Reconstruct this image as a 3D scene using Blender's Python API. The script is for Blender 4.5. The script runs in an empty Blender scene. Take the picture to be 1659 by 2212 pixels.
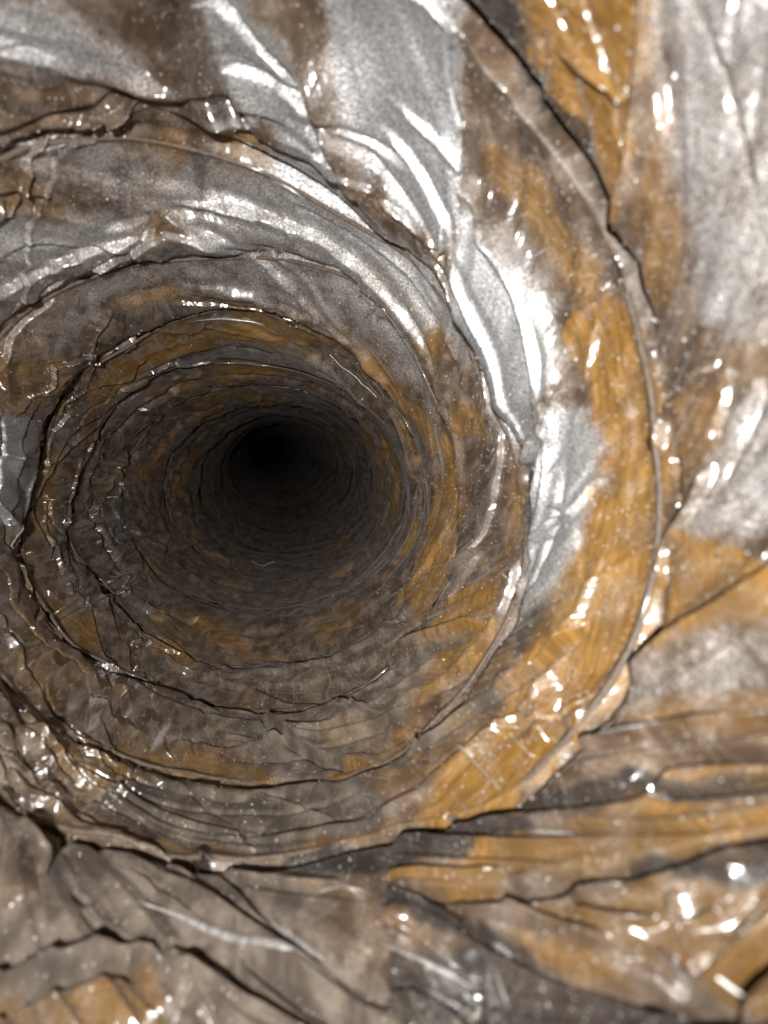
# Looking down the inside of a dusty flexible air duct, lit by the lamp beside the lens.
import bpy, math, random
import numpy as np

random.seed(4); rng = np.random.default_rng(7)
sc = bpy.context.scene
C = sc.collection
PI, TAU = math.pi, 2 * math.pi

# ------------------------------------------------------------------ camera, world, lamp, exposure
cam_d = bpy.data.cameras.new('camera'); cam = bpy.data.objects.new('camera', cam_d); C.objects.link(cam)
cam.location = (0, 0, 0); cam.rotation_euler = (PI / 2, 0, 0)          # looks along +Y, Z up
cam_d.sensor_width = 36; cam_d.sensor_fit = 'AUTO'; cam_d.lens = 36 * 900 / 2212
cam_d.clip_start = .001; cam_d.clip_end = 50
cam_d.dof.use_dof = True; cam_d.dof.focus_distance = .24; cam_d.dof.aperture_fstop = 7.5
sc.camera = cam
wd = bpy.data.worlds.new('World'); sc.world = wd; wd.use_nodes = True
wd.node_tree.nodes['Background'].inputs[0].default_value = (1, .96, .92, 1)
wd.node_tree.nodes['Background'].inputs[1].default_value = 0
lamp_d = bpy.data.lights.new('flash_lamp', 'AREA'); lamp_d.shape = 'DISK'; lamp_d.size = .009      # flash panel beside the lens, facing down the duct
lamp_d.energy = .51; lamp_d.spread = math.radians(150); lamp_d.color = (1, .98, .95)
lamp = bpy.data.objects.new('flash_lamp', lamp_d); C.objects.link(lamp); lamp.location = (-.010, -.050, .004); lamp.rotation_euler = (PI / 2, 0, 0)
sc.view_settings.view_transform = 'Standard'; sc.view_settings.look = 'None'
sc.view_settings.exposure = 0.0; sc.view_settings.gamma = 1
sc.render.engine = 'CYCLES'
sc.cycles.max_bounces = 4; sc.cycles.diffuse_bounces = 3; sc.cycles.glossy_bounces = 2
sc.cycles.use_adaptive_sampling = True; sc.cycles.adaptive_threshold = .03
sc.cycles.caustics_reflective = False; sc.cycles.caustics_refractive = False
sc.cycles.sample_clamp_indirect = 2.0
sc.cycles.use_denoising = True

# ------------------------------------------------------------------ measured data
# duct cross sections (metres): station, depth, axis x, axis height, half width, half height
SECT = [
    (-3, 0.01452, -0.00572, 0.00155, 0.09682, 0.10328),
    (-2, 0.03002, -0.01182, 0.00320, 0.09672, 0.10339),
    (-1, 0.05527, -0.02165, 0.00620, 0.09579, 0.10439),
    (0, 0.09258, -0.03575, 0.01245, 0.09721, 0.10287),
    (1, 0.13563, -0.05041, 0.00949, 0.09645, 0.10368),
    (2, 0.18055, -0.06670, 0.00522, 0.10070, 0.09930),
    (3, 0.22751, -0.08001, 0.00733, 0.10465, 0.09555),
    (4, 0.29704, -0.09390, 0.01419, 0.11222, 0.08911),
    (5, 0.37937, -0.10475, 0.02234, 0.11297, 0.08852),
    (6, 0.49001, -0.12332, 0.03430, 0.10998, 0.09092),
    (7, 0.63780, -0.15555, 0.05457, 0.10772, 0.09284),
    (8, 0.79900, -0.19664, 0.08345, 0.10831, 0.09233),
    (9, 0.95723, -0.24303, 0.11593, 0.11061, 0.09041),
    (10, 1.09821, -0.28493, 0.14277, 0.11226, 0.08908),
    (11, 1.31111, -0.34890, 0.17919, 0.11072, 0.09032),
    (12, 1.88154, -0.51533, 0.26760, 0.10871, 0.09199),
    (13, 3.16228, -0.88368, 0.46029, 0.10541, 0.09487),
]
# wire helix: (angle along the helix, station shift)
WIRE = [(-1.142, 0.014), (-1.033, 0.009), (-0.945, 0.075), (-0.836, 0.084), (-0.698, 0.102), (-0.584, 0.097), (-0.485, 0.103), (-0.391, 0.093), (-0.294, 0.079), (-0.155, 0.054), (-0.043, 0.024), (0.058, -0.006), (0.208, -0.051), (0.306, -0.101), (0.397, -0.103), (0.479, -0.112), (0.585, -0.12), (0.679, -0.113), (0.758, -0.072), (0.847, -0.102), (0.912, -0.077), (1.004, 0.013), (1.082, 0.106), (1.138, 0.157), (1.238, 0.172), (1.379, 0.155), (1.474, 0.136), (1.628, 0.103), (1.778, 0.08), (1.867, 0.06), (1.96, 0.017), (2.05, -0.042), (2.115, -0.066), (2.187, -0.077), (4.062, -0.27), (4.18, -0.165), (4.305, -0.075), (4.435, 0.024), (4.572, 0.132), (4.682, 0.203), (4.799, 0.262), (4.881, 0.313), (5.009, 0.35), (5.147, 0.38), (5.344, 0.374), (5.517, 0.336), (5.681, 0.245), (5.897, 0.203), (6.075, 0.216), (6.201, 0.115), (6.311, 0.012), (6.503, -0.113), (6.632, -0.223), (6.724, -0.205), (6.807, -0.169), (6.987, -0.224), (7.141, -0.263), (7.275, -0.297), (7.457, -0.155), (7.682, -0.054), (7.881, -0.003), (7.991, -0.004), (8.102, -0.033), (8.235, -0.053), (8.35, -0.111), (8.464, -0.151), (8.606, -0.319), (8.726, -0.42), (8.841, 0.355), (10.001, -0.317), (10.118, -0.257), (10.223, -0.183), (10.429, -0.09), (10.62, 0.025), (10.907, 0.11), (11.099, 0.036), (11.292, -0.035), (11.493, -0.103), (11.6, -0.148), (11.981, 0.11), (12.114, 0.125), (12.268, 0.025), (12.45, 0.035), (12.643, -0.027), (12.845, -0.139), (12.925, -0.182), (13.102, -0.09), (13.218, -0.006), (13.45, -0.215), (13.641, -0.257), (13.845, -0.13), (14.14, 0.116), (14.431, 0.292), (14.612, 0.257), (14.778, 0.05), (14.848, 0.044), (14.995, -0.185), (15.464, -0.182), (15.588, 0.051), (15.798, 0.283), (15.992, 0.323), (16.11, 0.1), (16.303, 0.176), (16.436, 0.028), (16.548, -0.336), (16.695, 0.119), (16.844, 0.075), (17.028, 0.046), (17.208, -0.058), (17.494, -0.192), (17.731, -0.238), (17.9, -0.093), (18.114, -0.122), (18.302, 0.143), (18.527, 0.083), (18.787, 0.096), (19.003, -0.146), (19.221, -0.178), (19.443, -0.398), (19.742, -0.39), (19.955, -0.269), (20.212, -0.082), (20.457, -0.178), (20.618, -0.203), (20.791, -0.091), (20.999, -0.111), (21.079, 0.049), (21.197, 0.077), (21.361, 0.168), (21.514, -0.012), (21.673, -0.199), (21.686, -0.185), (21.922, -0.012), (22.14, 0.206), (22.279, 0.176), (22.489, 0.206), (22.702, 0.083), (22.883, 0.092), (23.034, 0.002), (23.247, 0.044), (23.453, 0.075), (23.728, 0.169)]
# folds of the film: kind, half width, height (both as a share of the duct radius), raised side, [(angle, station)]
FOLDS = [
    ('v', 0.0304, 0.05, 0, [(-1.789, -0.285), (-1.712, 0.011), (-1.667, 0.169), (-1.617, 0.387), (-1.544, 0.622), (-1.466, 0.759), (-1.427, 0.859)]),
    ('s', 0.0091, 0.035, -1, [(-1.757, -0.278), (-1.68, 0.019), (-1.633, 0.186), (-1.58, 0.389), (-1.51, 0.604), (-1.452, 0.74)]),
    ('v', 0.0189, 0.05, 0, [(-1.667, -0.219), (-1.552, 0.032), (-1.478, 0.17), (-1.398, 0.267), (-1.331, 0.418), (-1.255, 0.582), (-1.157, 0.779), (-1.051, 0.977)]),
    ('s', 0.0082, 0.03, -1, [(-1.658, -0.217), (-1.541, 0.031), (-1.467, 0.167), (-1.386, 0.262), (-1.316, 0.409), (-1.239, 0.57), (-1.139, 0.761), (-1.036, 0.958)]),
    ('r', 0.0154, 0.022, 0, [(-2.214, -0.29), (-2.089, -0.063), (-2.001, 0.068), (-1.945, 0.181), (-1.828, 0.355), (-1.747, 0.434), (-1.637, 0.561)]),
    ('v', 0.0201, 0.02, 0, [(-2.252, -0.193), (-2.119, 0.046), (-2.026, 0.181), (-1.953, 0.225), (-1.839, 0.442), (-1.626, 0.619)]),
    ('s', 0.0117, 0.03, -1, [(-1.815, 1.201), (-1.913, 1.33), (-2.095, 1.413), (-2.264, 1.349), (-2.41, 1.312)]),
    ('v', 0.0156, 0.025, 0, [(-1.799, 1.211), (-1.65, 1.325), (-1.546, 1.413), (-1.49, 1.578), (-1.373, 1.751)]),
    ('s', 0.0104, 0.02, -1, [(-2.297, 2.278), (-2.246, 2.09), (-2.113, 2.029)]),
    ('r', 0.0127, 0.015, 0, [(-2.466, 0.273), (-2.313, 0.636), (-2.165, 0.909), (-2.007, 1.187), (-1.873, 1.28)]),
    ('r', 0.0131, 0.015, 0, [(-2.532, 0.391), (-2.393, 0.845), (-2.276, 1.159), (-2.131, 1.384)]),
    ('v', 0.0198, 0.015, 0, [(-2.499, 0.331), (-2.35, 0.734), (-2.2, 1.055), (-2.041, 1.304)]),
    ('s', 0.0113, 0.03, -1, [(-1.022, 1.623), (-0.938, 1.733), (-0.877, 1.967)]),
    ('v', 0.0191, 0.018, 0, [(-1.982, 0.85), (-1.836, 0.968), (-1.686, 1.126), (-1.522, 1.271), (-1.343, 1.412), (-1.099, 1.505)]),
    ('r', 0.0161, 0.014, 0, [(-2.072, 0.889), (-1.807, 1.093), (-1.647, 1.209), (-1.432, 1.41), (-1.192, 1.562)]),
    ('v', 0.0186, 0.03, 0, [(-2.023, -0.382), (-1.937, -0.113), (-1.873, 0.067), (-1.803, 0.253), (-1.743, 0.396)]),
    ('v', 0.0225, 0.03, 0, [(-1.43, 0.764), (-1.342, 0.758), (-1.252, 0.764), (-1.153, 0.93)]),
    ('v', 0.0169, 0.03, 0, [(-1.39, 0.529), (-1.311, 0.503), (-1.237, 0.689)]),
    ('v', 0.0169, 0.02, 0, [(-2.298, -0.079), (-2.155, 0.169), (-2.001, 0.368), (-1.895, 0.546), (-1.729, 0.698), (-1.59, 0.818)]),
    ('v', 0.0155, 0.06, 0, [(-1.2, -0.361), (-1.06, -0.253), (-0.92, -0.187), (-0.802, -0.117), (-0.67, -0.079), (-0.558, -0.058), (-0.451, -0.044), (-0.364, -0.023), (-0.246, 0.011)]),
    ('s', 0.0066, 0.035, -1, [(-0.856, -0.838), (-0.786, -0.666), (-0.725, -0.532), (-0.661, -0.401), (-0.588, -0.28), (-0.52, -0.152), (-0.435, -0.065)]),
    ('v', 0.0165, 0.02, 0, [(-0.852, -0.845), (-0.77, -0.698), (-0.715, -0.61), (-0.641, -0.533), (-0.565, -0.448)]),
    ('r', 0.0093, 0.02, 0, [(-0.86, -0.377), (-0.784, -0.383), (-0.733, -0.407), (-0.682, -0.425)]),
    ('v', 0.0109, 0.02, 0, [(-0.901, -0.363), (-0.85, -0.28), (-0.823, -0.168)]),
    ('s', 0.0084, 0.05, -1, [(-1.049, -0.102), (-0.985, 0.072), (-0.916, 0.189), (-0.849, 0.348), (-0.722, 0.619), (-0.594, 0.832), (-0.458, 1.029)]),
    ('s', 0.0096, 0.03, -1, [(-1.077, 0.691), (-0.937, 0.755), (-0.81, 0.771), (-0.767, 0.72), (-0.76, 0.626)]),
    ('v', 0.0106, 0.03, 0, [(-1.038, -0.08), (-0.969, 0.103), (-0.921, 0.197)]),
    ('r', 0.0067, 0.012, 0, [(-0.44, 0.292), (-0.389, 0.235), (-0.403, 0.088)]),
    ('v', 0.0139, 0.03, 0, [(-0.523, -0.142), (-0.45, -0.094), (-0.38, -0.075), (-0.246, 0.011)]),
    ('r', 0.0094, 0.02, 0, [(-0.665, -0.362), (-0.569, -0.241), (-0.504, -0.132), (-0.395, -0.051)]),
    ('v', 0.0128, 0.02, 0, [(-0.271, -0.785), (-0.252, -0.536), (-0.24, -0.387), (-0.216, -0.278)]),
    ('r', 0.0207, 0.015, 0, [(-1.034, -0.132), (-0.924, -0.07), (-0.806, -0.01), (-0.668, 0.048), (-0.536, 0.104), (-0.412, 0.151)]),
    ('s', 0.0140, 0.04, 1, [(-2.951, 4.54), (-3.394, 4.456), (-3.613, 4.42), (-3.878, 4.021), (-3.942, 3.788)]),
    ('s', 0.0164, 0.04, 1, [(-3.098, 5.12), (-3.542, 5.063), (-3.739, 4.95), (-3.92, 4.417)]),
    ('s', 0.0199, 0.05, -1, [(-2.294, 6.013), (-2.619, 5.808), (-2.897, 5.648), (-3.121, 5.667), (-3.528, 5.528), (-3.794, 5.328)]),
    ('s', 0.0103, 0.03, -1, [(2.144, 3.24), (1.941, 3.218), (1.768, 3.078), (1.66, 2.963), (1.58, 2.81)]),
    ('v', 0.0080, 0.025, 0, [(2.211, 2.402), (2.159, 2.056), (2.126, 1.887), (2.071, 1.628)]),
    ('v', 0.0099, 0.03, 0, [(2.166, 3.202), (2.09, 2.88), (2.035, 2.601)]),
    ('s', 0.0126, 0.03, -1, [(2.473, 4.763), (2.117, 4.62), (1.822, 4.266), (1.632, 3.891)]),
    ('s', 0.0135, 0.03, -1, [(2.566, 5.724), (2.246, 5.532), (1.924, 5.127), (1.639, 4.665)]),
    ('v', 0.0197, 0.04, 0, [(-3.088, 6.923), (-3.619, 6.871), (-4.024, 6.327)]),
    ('v', 0.0162, 0.04, 0, [(3.119, 6.278), (2.684, 6.293), (2.249, 5.882), (1.973, 5.448)]),
    ('v', 0.0189, 0.03, 0, [(-2.432, 5.919), (-2.748, 5.77), (-2.77, 5.147), (-2.999, 5.044)]),
    ('s', 0.0162, 0.035, -1, [(-2.312, 4.998), (-2.642, 5.047), (-2.716, 4.722), (-2.951, 4.632)]),
    ('r', 0.0140, 0.02, 0, [(1.662, 3.541), (1.506, 3.43), (1.304, 3.345), (1.097, 3.219)]),
    ('v', 0.0129, 0.03, 0, [(1.769, 3.424), (1.625, 3.3), (1.362, 3.131), (1.106, 2.903), (0.896, 2.706)]),
    ('s', 0.0120, 0.05, -1, [(2.865, 1.986), (2.697, 2.106), (2.613, 2.114), (2.566, 1.786)]),
    ('r', 0.0098, 0.02, 0, [(-3.039, 1.329), (-3.269, 2.008), (-3.345, 2.13), (-3.389, 2.325)]),
    ('r', 0.0085, 0.025, 0, [(2.605, 2.252), (2.504, 2.234), (2.428, 2.202)]),
    ('v', 0.0212, 0.035, 0, [(-2.454, 4.511), (-2.641, 4.428), (-2.993, 4.15), (-3.255, 4.026)]),
    ('v', 0.0197, 0.03, 0, [(-2.171, 3.96), (-2.514, 4.108), (-2.771, 3.873)]),
    ('v', 0.0160, 0.02, 0, [(-2.933, 2.567), (-2.603, 2.467), (-2.456, 2.67)]),
    ('r', 0.0154, 0.015, 0, [(-3.037, 0.875), (-2.939, 1.954), (-2.916, 2.398), (-2.801, 2.714)]),
    ('r', 0.0184, 0.02, 0, [(-2.699, 2.421), (-2.576, 2.565), (-2.486, 2.767)]),
    ('s', 0.0093, 0.04, 1, [(0.149, 1.223), (0.205, 1.316), (0.276, 1.544), (0.386, 1.823), (0.528, 2.021), (0.765, 2.543)]),
    ('r', 0.0158, 0.07, 0, [(0.443, 0.996), (0.54, 1.269), (0.666, 1.57), (0.797, 1.843), (0.856, 1.955)]),
    ('v', 0.0062, 0.035, 0, [(0.372, 0.176), (0.399, 0.209), (0.47, 0.289), (0.545, 0.36), (0.613, 0.439), (0.697, 0.529), (0.787, 0.634), (0.899, 0.729), (1.051, 0.838)]),
    ('s', 0.0074, 0.055, 1, [(0.384, 0.179), (0.479, 0.261), (0.556, 0.342), (0.624, 0.418), (0.706, 0.51), (0.798, 0.602), (0.909, 0.691), (0.987, 0.726)]),
    ('r', 0.0073, 0.02, 0, [(0.088, 0.617), (0.128, 0.444), (0.056, 0.332), (0.042, 0.258)]),
    ('r', 0.0087, 0.025, 0, [(-0.117, 0.772), (-0.074, 0.874), (-0.056, 0.975)]),
    ('v', 0.0107, 0.035, 0, [(0.144, 0.489), (0.19, 0.655), (0.222, 0.74), (0.29, 0.753)]),
    ('r', 0.0067, 0.02, 0, [(0.124, 0.532), (0.17, 0.666), (0.201, 0.753)]),
    ('v', 0.0170, 0.03, 0, [(-0.111, 0.63), (-0.066, 0.743), (-0.03, 0.929), (0.029, 1.004)]),
    ('s', 0.0077, 0.02, -1, [(-0.231, 0.463), (-0.152, 0.558), (-0.089, 0.656)]),
    ('v', 0.0094, 0.012, 0, [(0.141, 0.389), (0.253, 0.316), (0.35, 0.256)]),
    ('r', 0.0096, 0.025, 0, [(-0.179, -0.379), (-0.148, -0.251), (-0.11, -0.112), (-0.076, -0.012), (0.008, 0.007)]),
    ('r', 0.0095, 0.03, 0, [(0.006, -0.308), (0.088, -0.236), (0.138, -0.175), (0.193, -0.083), (0.283, -0.073)]),
    ('v', 0.0139, 0.03, 0, [(-0.016, -0.053), (0.056, -0.102), (0.113, -0.124), (0.186, -0.044)]),
    ('s', 0.0052, 0.06, -1, [(0.121, -0.706), (0.215, -0.518), (0.277, -0.408), (0.324, -0.321), (0.388, -0.234), (0.455, -0.161), (0.5, -0.127)]),
    ('v', 0.0058, 0.03, 0, [(0.11, -0.704), (0.203, -0.513), (0.265, -0.401), (0.312, -0.313), (0.382, -0.218)]),
    ('v', 0.0120, 0.02, 0, [(-0.175, -0.433), (-0.099, -0.375), (-0.024, -0.308)]),
    ('r', 0.0133, 0.006, 0, [(-0.158, 0.159), (0.002, 0.175), (0.165, 0.17)]),
    ('s', 0.0146, 0.04, -1, [(-0.507, 4.5), (-0.282, 4.694), (0.033, 4.731), (0.316, 4.437), (0.612, 3.771)]),
    ('v', 0.0095, 0.025, 0, [(-0.51, 1.844), (-0.453, 1.831), (-0.397, 1.658)]),
    ('s', 0.0095, 0.025, -1, [(-0.099, 1.785), (0.029, 1.9), (0.177, 1.78), (0.342, 1.758)]),
    ('r', 0.0074, 0.03, 0, [(0.679, -0.005), (0.613, -0.205), (0.537, -0.337), (0.478, -0.476), (0.416, -0.648), (0.351, -0.852)]),
    ('v', 0.0085, 0.06, 0, [(0.393, -0.882), (0.461, -0.689), (0.525, -0.528), (0.567, -0.43), (0.606, -0.418), (0.641, -0.405), (0.694, -0.338), (0.807, -0.145), (0.919, 0.048), (1.092, 0.228)]),
    ('v', 0.0074, 0.05, 0, [(0.425, -0.906), (0.498, -0.726), (0.539, -0.636), (0.579, -0.546), (0.642, -0.428)]),
    ('s', 0.0050, 0.04, 1, [(0.463, -0.938), (0.541, -0.772), (0.613, -0.639), (0.73, -0.402), (0.869, -0.133), (0.92, -0.058), (1.052, 0.115)]),
    ('v', 0.0103, 0.08, 0, [(0.483, -0.953), (0.565, -0.8), (0.611, -0.726), (0.682, -0.646), (0.753, -0.561), (0.841, -0.44), (0.922, -0.358), (1.007, -0.277), (1.138, -0.147), (1.207, -0.075)]),
    ('r', 0.0044, 0.035, 0, [(0.502, -0.975), (0.581, -0.82), (0.63, -0.735), (0.673, -0.68), (0.726, -0.62), (0.776, -0.548), (0.836, -0.494), (0.891, -0.425)]),
    ('v', 0.0103, 0.05, 0, [(0.7, -1.212), (0.749, -1.06), (0.796, -0.934), (0.809, -0.822), (0.821, -0.726), (0.858, -0.605)]),
    ('r', 0.0056, 0.025, 0, [(0.984, -0.329), (0.931, -0.46), (0.878, -0.592), (0.842, -0.685)]),
    ('v', 0.0132, 0.06, 0, [(1.163, -0.134), (1.084, -0.264), (1.026, -0.432), (0.97, -0.569), (0.9, -0.704), (0.843, -0.843), (0.788, -1.003), (0.74, -1.163)]),
    ('s', 0.0062, 0.03, -1, [(1.211, -0.099), (1.126, -0.214), (1.06, -0.371), (1.013, -0.488)]),
    ('s', 0.0028, 0.03, -1, [(0.722, -0.652), (0.748, -0.718), (0.762, -0.791), (0.774, -0.858)]),
    ('r', 0.0053, 0.025, 0, [(0.875, -0.494), (0.828, -0.599), (0.794, -0.672), (0.761, -0.702)]),
    ('r', 0.0048, 0.02, 0, [(1.197, -0.014), (1.099, -0.093), (1.018, -0.181), (0.921, -0.275)]),
    ('v', 0.0067, 0.03, 0, [(1.189, 0.036), (1.091, -0.055), (0.982, -0.195), (0.88, -0.324)]),
    ('r', 0.0048, 0.025, 0, [(1.156, 0.229), (1.04, 0.03), (0.935, -0.142), (0.819, -0.323), (0.744, -0.428)]),
    ('v', 0.0077, 0.025, 0, [(1.168, 0.159), (1.031, -0.055), (0.906, -0.233), (0.819, -0.392)]),
    ('v', 0.0060, 0.03, 0, [(0.516, -0.094), (0.578, -0.072), (0.61, -0.065), (0.686, -0.019)]),
    ('s', 0.0054, 0.02, 1, [(1.045, 0.868), (0.975, 0.785), (0.894, 0.745), (0.972, 0.609), (0.977, 0.393)]),
    ('r', 0.0034, 0.012, 0, [(0.846, 0.433), (0.849, 0.232), (0.852, 0.078)]),
    ('r', 0.0033, 0.012, 0, [(0.735, 0.192), (0.743, 0.064)]),
    ('v', 0.0123, 0.03, 0, [(1.226, -0.19), (1.177, -0.264), (1.129, -0.366), (1.057, -0.506)]),
    ('s', 0.0063, 0.05, 1, [(1.261, -0.416), (1.204, -0.482), (1.154, -0.566), (1.064, -0.738)]),
    ('r', 0.0046, 0.03, 0, [(0.802, -0.74), (0.792, -0.836), (0.785, -0.93), (0.776, -0.998)]),
    ('r', 0.0042, 0.02, 0, [(0.752, -0.753), (0.716, -0.785), (0.692, -0.8)]),
    ('v', 0.0070, 0.02, 0, [(0.335, -0.828), (0.422, -0.653), (0.473, -0.564), (0.528, -0.433), (0.595, -0.301)]),
    ('r', 0.0053, 0.015, 0, [(0.686, -0.194), (0.612, -0.325), (0.554, -0.413)]),
    ('v', 0.0073, 0.06, 0, [(2.364, 0.158), (2.179, 0.246), (2.091, 0.256), (2.006, 0.236), (1.918, 0.274), (1.82, 0.242), (1.724, 0.17), (1.635, 0.097), (1.552, -0.01), (1.476, -0.115), (1.408, -0.226), (1.346, -0.326), (1.286, -0.401)]),
    ('s', 0.0063, 0.06, 1, [(2.369, 0.168), (2.183, 0.259), (2.094, 0.269), (2.009, 0.251), (1.92, 0.29), (1.822, 0.257), (1.725, 0.185), (1.635, 0.11), (1.552, 0.002), (1.476, -0.105), (1.408, -0.218), (1.345, -0.318), (1.285, -0.395)]),
    ('s', 0.0055, 0.045, -1, [(1.694, 0.411), (1.615, 0.327), (1.553, 0.195), (1.496, 0.157), (1.398, 0.071), (1.288, -0.038), (1.238, -0.073)]),
    ('v', 0.0083, 0.045, 0, [(1.628, 0.352), (1.553, 0.187), (1.519, 0.099), (1.483, -0.018), (1.404, -0.173), (1.354, -0.264)]),
    ('v', 0.0068, 0.06, 0, [(1.537, -0.174), (1.46, -0.298), (1.398, -0.393), (1.358, -0.449), (1.254, -0.614)]),
    ('s', 0.0052, 0.045, 1, [(2.118, 0.136), (2.079, 0.084), (2.008, 0.045), (1.992, -0.086)]),
    ('v', 0.0059, 0.04, 0, [(1.921, -0.081), (1.876, -0.092)]),
    ('s', 0.0057, 0.03, -1, [(1.892, -0.124), (1.824, -0.172), (1.724, -0.232)]),
    ('r', 0.0104, 0.05, 0, [(2.106, -0.608), (1.993, -0.454), (1.916, -0.367), (1.833, -0.289), (1.742, -0.242), (1.694, -0.246), (1.678, -0.272)]),
    ('v', 0.0075, 0.04, 0, [(2.091, -0.654), (1.982, -0.5), (1.909, -0.41), (1.827, -0.332), (1.721, -0.274)]),
    ('r', 0.0103, 0.03, 0, [(1.694, -0.246), (1.598, -0.303), (1.508, -0.37), (1.465, -0.414), (1.347, -0.556)]),
    ('s', 0.0059, 0.012, 1, [(2.017, 0.476), (1.902, 0.913), (1.815, 1.206), (1.691, 1.276), (1.618, 1.006), (1.655, 0.786)]),
    ('v', 0.0056, 0.02, 0, [(1.813, 1.178), (1.72, 0.997), (1.633, 0.792), (1.559, 0.695), (1.473, 0.4)]),
    ('s', 0.0055, 0.012, 1, [(1.59, 0.826), (1.463, 0.937), (1.341, 0.776), (1.224, 0.485)]),
    ('s', 0.0135, 0.06, -1, [(1.434, 2.05), (1.376, 1.674), (1.257, 1.35), (1.152, 1.073), (1.041, 0.889)]),
    ('v', 0.0072, 0.03, 0, [(1.184, 0.949), (1.053, 0.821)]),
    ('v', 0.0094, 0.05, 0, [(1.589, 1.229), (1.515, 1.152), (1.399, 1.175), (1.18, 0.986)]),
    ('s', 0.0122, 0.045, 1, [(1.576, 2.461), (1.491, 2.578), (1.306, 2.196), (1.139, 1.921), (0.959, 1.345)]),
    ('v', 0.0086, 0.02, 0, [(1.942, 2.646), (1.814, 2.392), (1.661, 1.879)]),
    ('r', 0.0044, 0.02, 0, [(1.728, 0.215), (1.679, 0.186), (1.636, 0.124)]),
    ('v', 0.0093, 0.02, 0, [(1.944, 1.269), (1.913, 1.068), (1.916, 0.895)]),
    ('s', 0.0098, 0.03, 1, [(1.149, 1.937), (1.044, 1.989), (0.878, 1.815)]),
    ('v', 0.0076, 0.03, 0, [(1.697, -0.207), (1.66, -0.171), (1.601, -0.164)]),
    ('s', 0.0208, 0.03, 1, [(-2.384, -0.007), (-2.268, 0.33), (-2.021, 0.843), (-1.704, 1.412), (-1.323, 1.999), (-0.958, 2.652)]),
    ('v', 0.0228, 0.045, 0, [(-1.988, 0.118), (-1.786, 0.556), (-1.471, 0.904), (-1.129, 1.111), (-0.818, 1.278), (-0.565, 1.4)]),
    ('s', 0.0209, 0.035, 1, [(-1.892, 1.11), (-1.53, 1.31), (-1.165, 1.442), (-0.851, 1.559), (-0.524, 1.694), (-0.218, 1.777)]),
    ('v', 0.0190, 0.035, 0, [(-1.6, 1.655), (-1.22, 1.688), (-0.887, 1.753), (-0.57, 1.877), (-0.262, 1.968)]),
    ('s', 0.0156, 0.03, 1, [(-2.722, 0.659), (-2.491, 0.967), (-2.177, 1.178), (-1.859, 1.331), (-1.527, 1.561)]),
    ('v', 0.0165, 0.03, 0, [(-1.184, 1.652), (-0.836, 1.904), (-0.499, 2.226), (-0.163, 2.382), (0.16, 2.528)]),
    ('s', 0.0192, 0.035, 1, [(-1.444, 2.383), (-1.086, 2.306), (-0.724, 2.578), (-0.347, 3.047), (0.098, 3.558)]),
    ('s', 0.0138, 0.04, 1, [(0.201, 0.96), (0.425, 0.934), (0.684, 1.076), (0.946, 1.298)]),
    ('v', 0.0161, 0.04, 0, [(0.101, 1.964), (0.402, 1.833), (0.703, 2.0), (1.035, 2.34)]),
    ('r', 0.0986, 0.05, 0, [(-0.783, 0.455), (-0.612, 0.763), (-0.424, 1.001), (-0.172, 1.056)]),
    ('r', 0.0646, 0.035, 0, [(-1.581, -0.287), (-1.489, -0.018), (-1.297, 0.439), (-1.116, 0.838), (-0.871, 1.059)]),
    ('r', 0.0793, 0.03, 0, [(-1.385, 0.275), (-1.124, 0.68), (-0.926, 0.83), (-0.75, 0.762)]),
]
PLEATS = [
    (0.0114, [(1.77, -0.049), (1.708, -0.042), (1.628, -0.088), (1.527, -0.156), (1.432, -0.228), (1.366, -0.293), (1.326, -0.359)]),
    (0.0106, [(1.483, -0.012), (1.435, -0.104), (1.386, -0.198), (1.349, -0.262)]),
    (0.0065, [(1.495, 0.18), (1.44, 0.135), (1.392, 0.088)]),
    (0.0041, [(1.374, 0.028), (1.297, -0.021), (1.236, -0.06)]),
    (0.0051, [(1.24, -0.277), (1.181, -0.361), (1.128, -0.448), (1.094, -0.505)]),
    (0.0052, [(0.765, -0.851), (0.758, -0.909), (0.748, -0.974)]),
    (0.0039, [(1.049, -0.497), (1.052, -0.556), (1.056, -0.619)]),
    (0.0034, [(0.992, -0.319), (0.952, -0.397), (0.922, -0.493)]),
    (0.0038, [(0.977, -0.14), (0.964, -0.193), (0.936, -0.252)]),
    (0.0037, [(0.886, -0.11), (0.818, -0.264), (0.767, -0.347)]),
    (0.0046, [(0.666, -0.042), (0.61, -0.2), (0.535, -0.335), (0.499, -0.43)]),
    (0.0058, [(0.193, -0.083), (0.145, -0.144), (0.1, -0.186)]),
    (0.0065, [(0.188, 0.739), (0.155, 0.557), (0.126, 0.478)]),
    (0.0084, [(2.659, 2.225), (2.526, 2.189), (2.425, 2.218)]),
    (0.0102, [(3.024, 2.013), (2.959, 2.148)]),
    (0.0066, [(2.448, 4.126), (2.311, 3.991), (2.225, 3.927)]),
    (0.0048, [(-1.138, -0.171), (-1.08, -0.134), (-1.051, -0.11)]),
    (0.0036, [(-0.573, 0.429), (-0.56, 0.336), (-0.553, 0.241)]),
    (0.0098, [(-1.792, 2.817), (-1.593, 2.853), (-1.418, 2.918)]),
    (0.0094, [(-1.435, 1.084), (-1.377, 1.097), (-1.299, 1.146)]),
]
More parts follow.
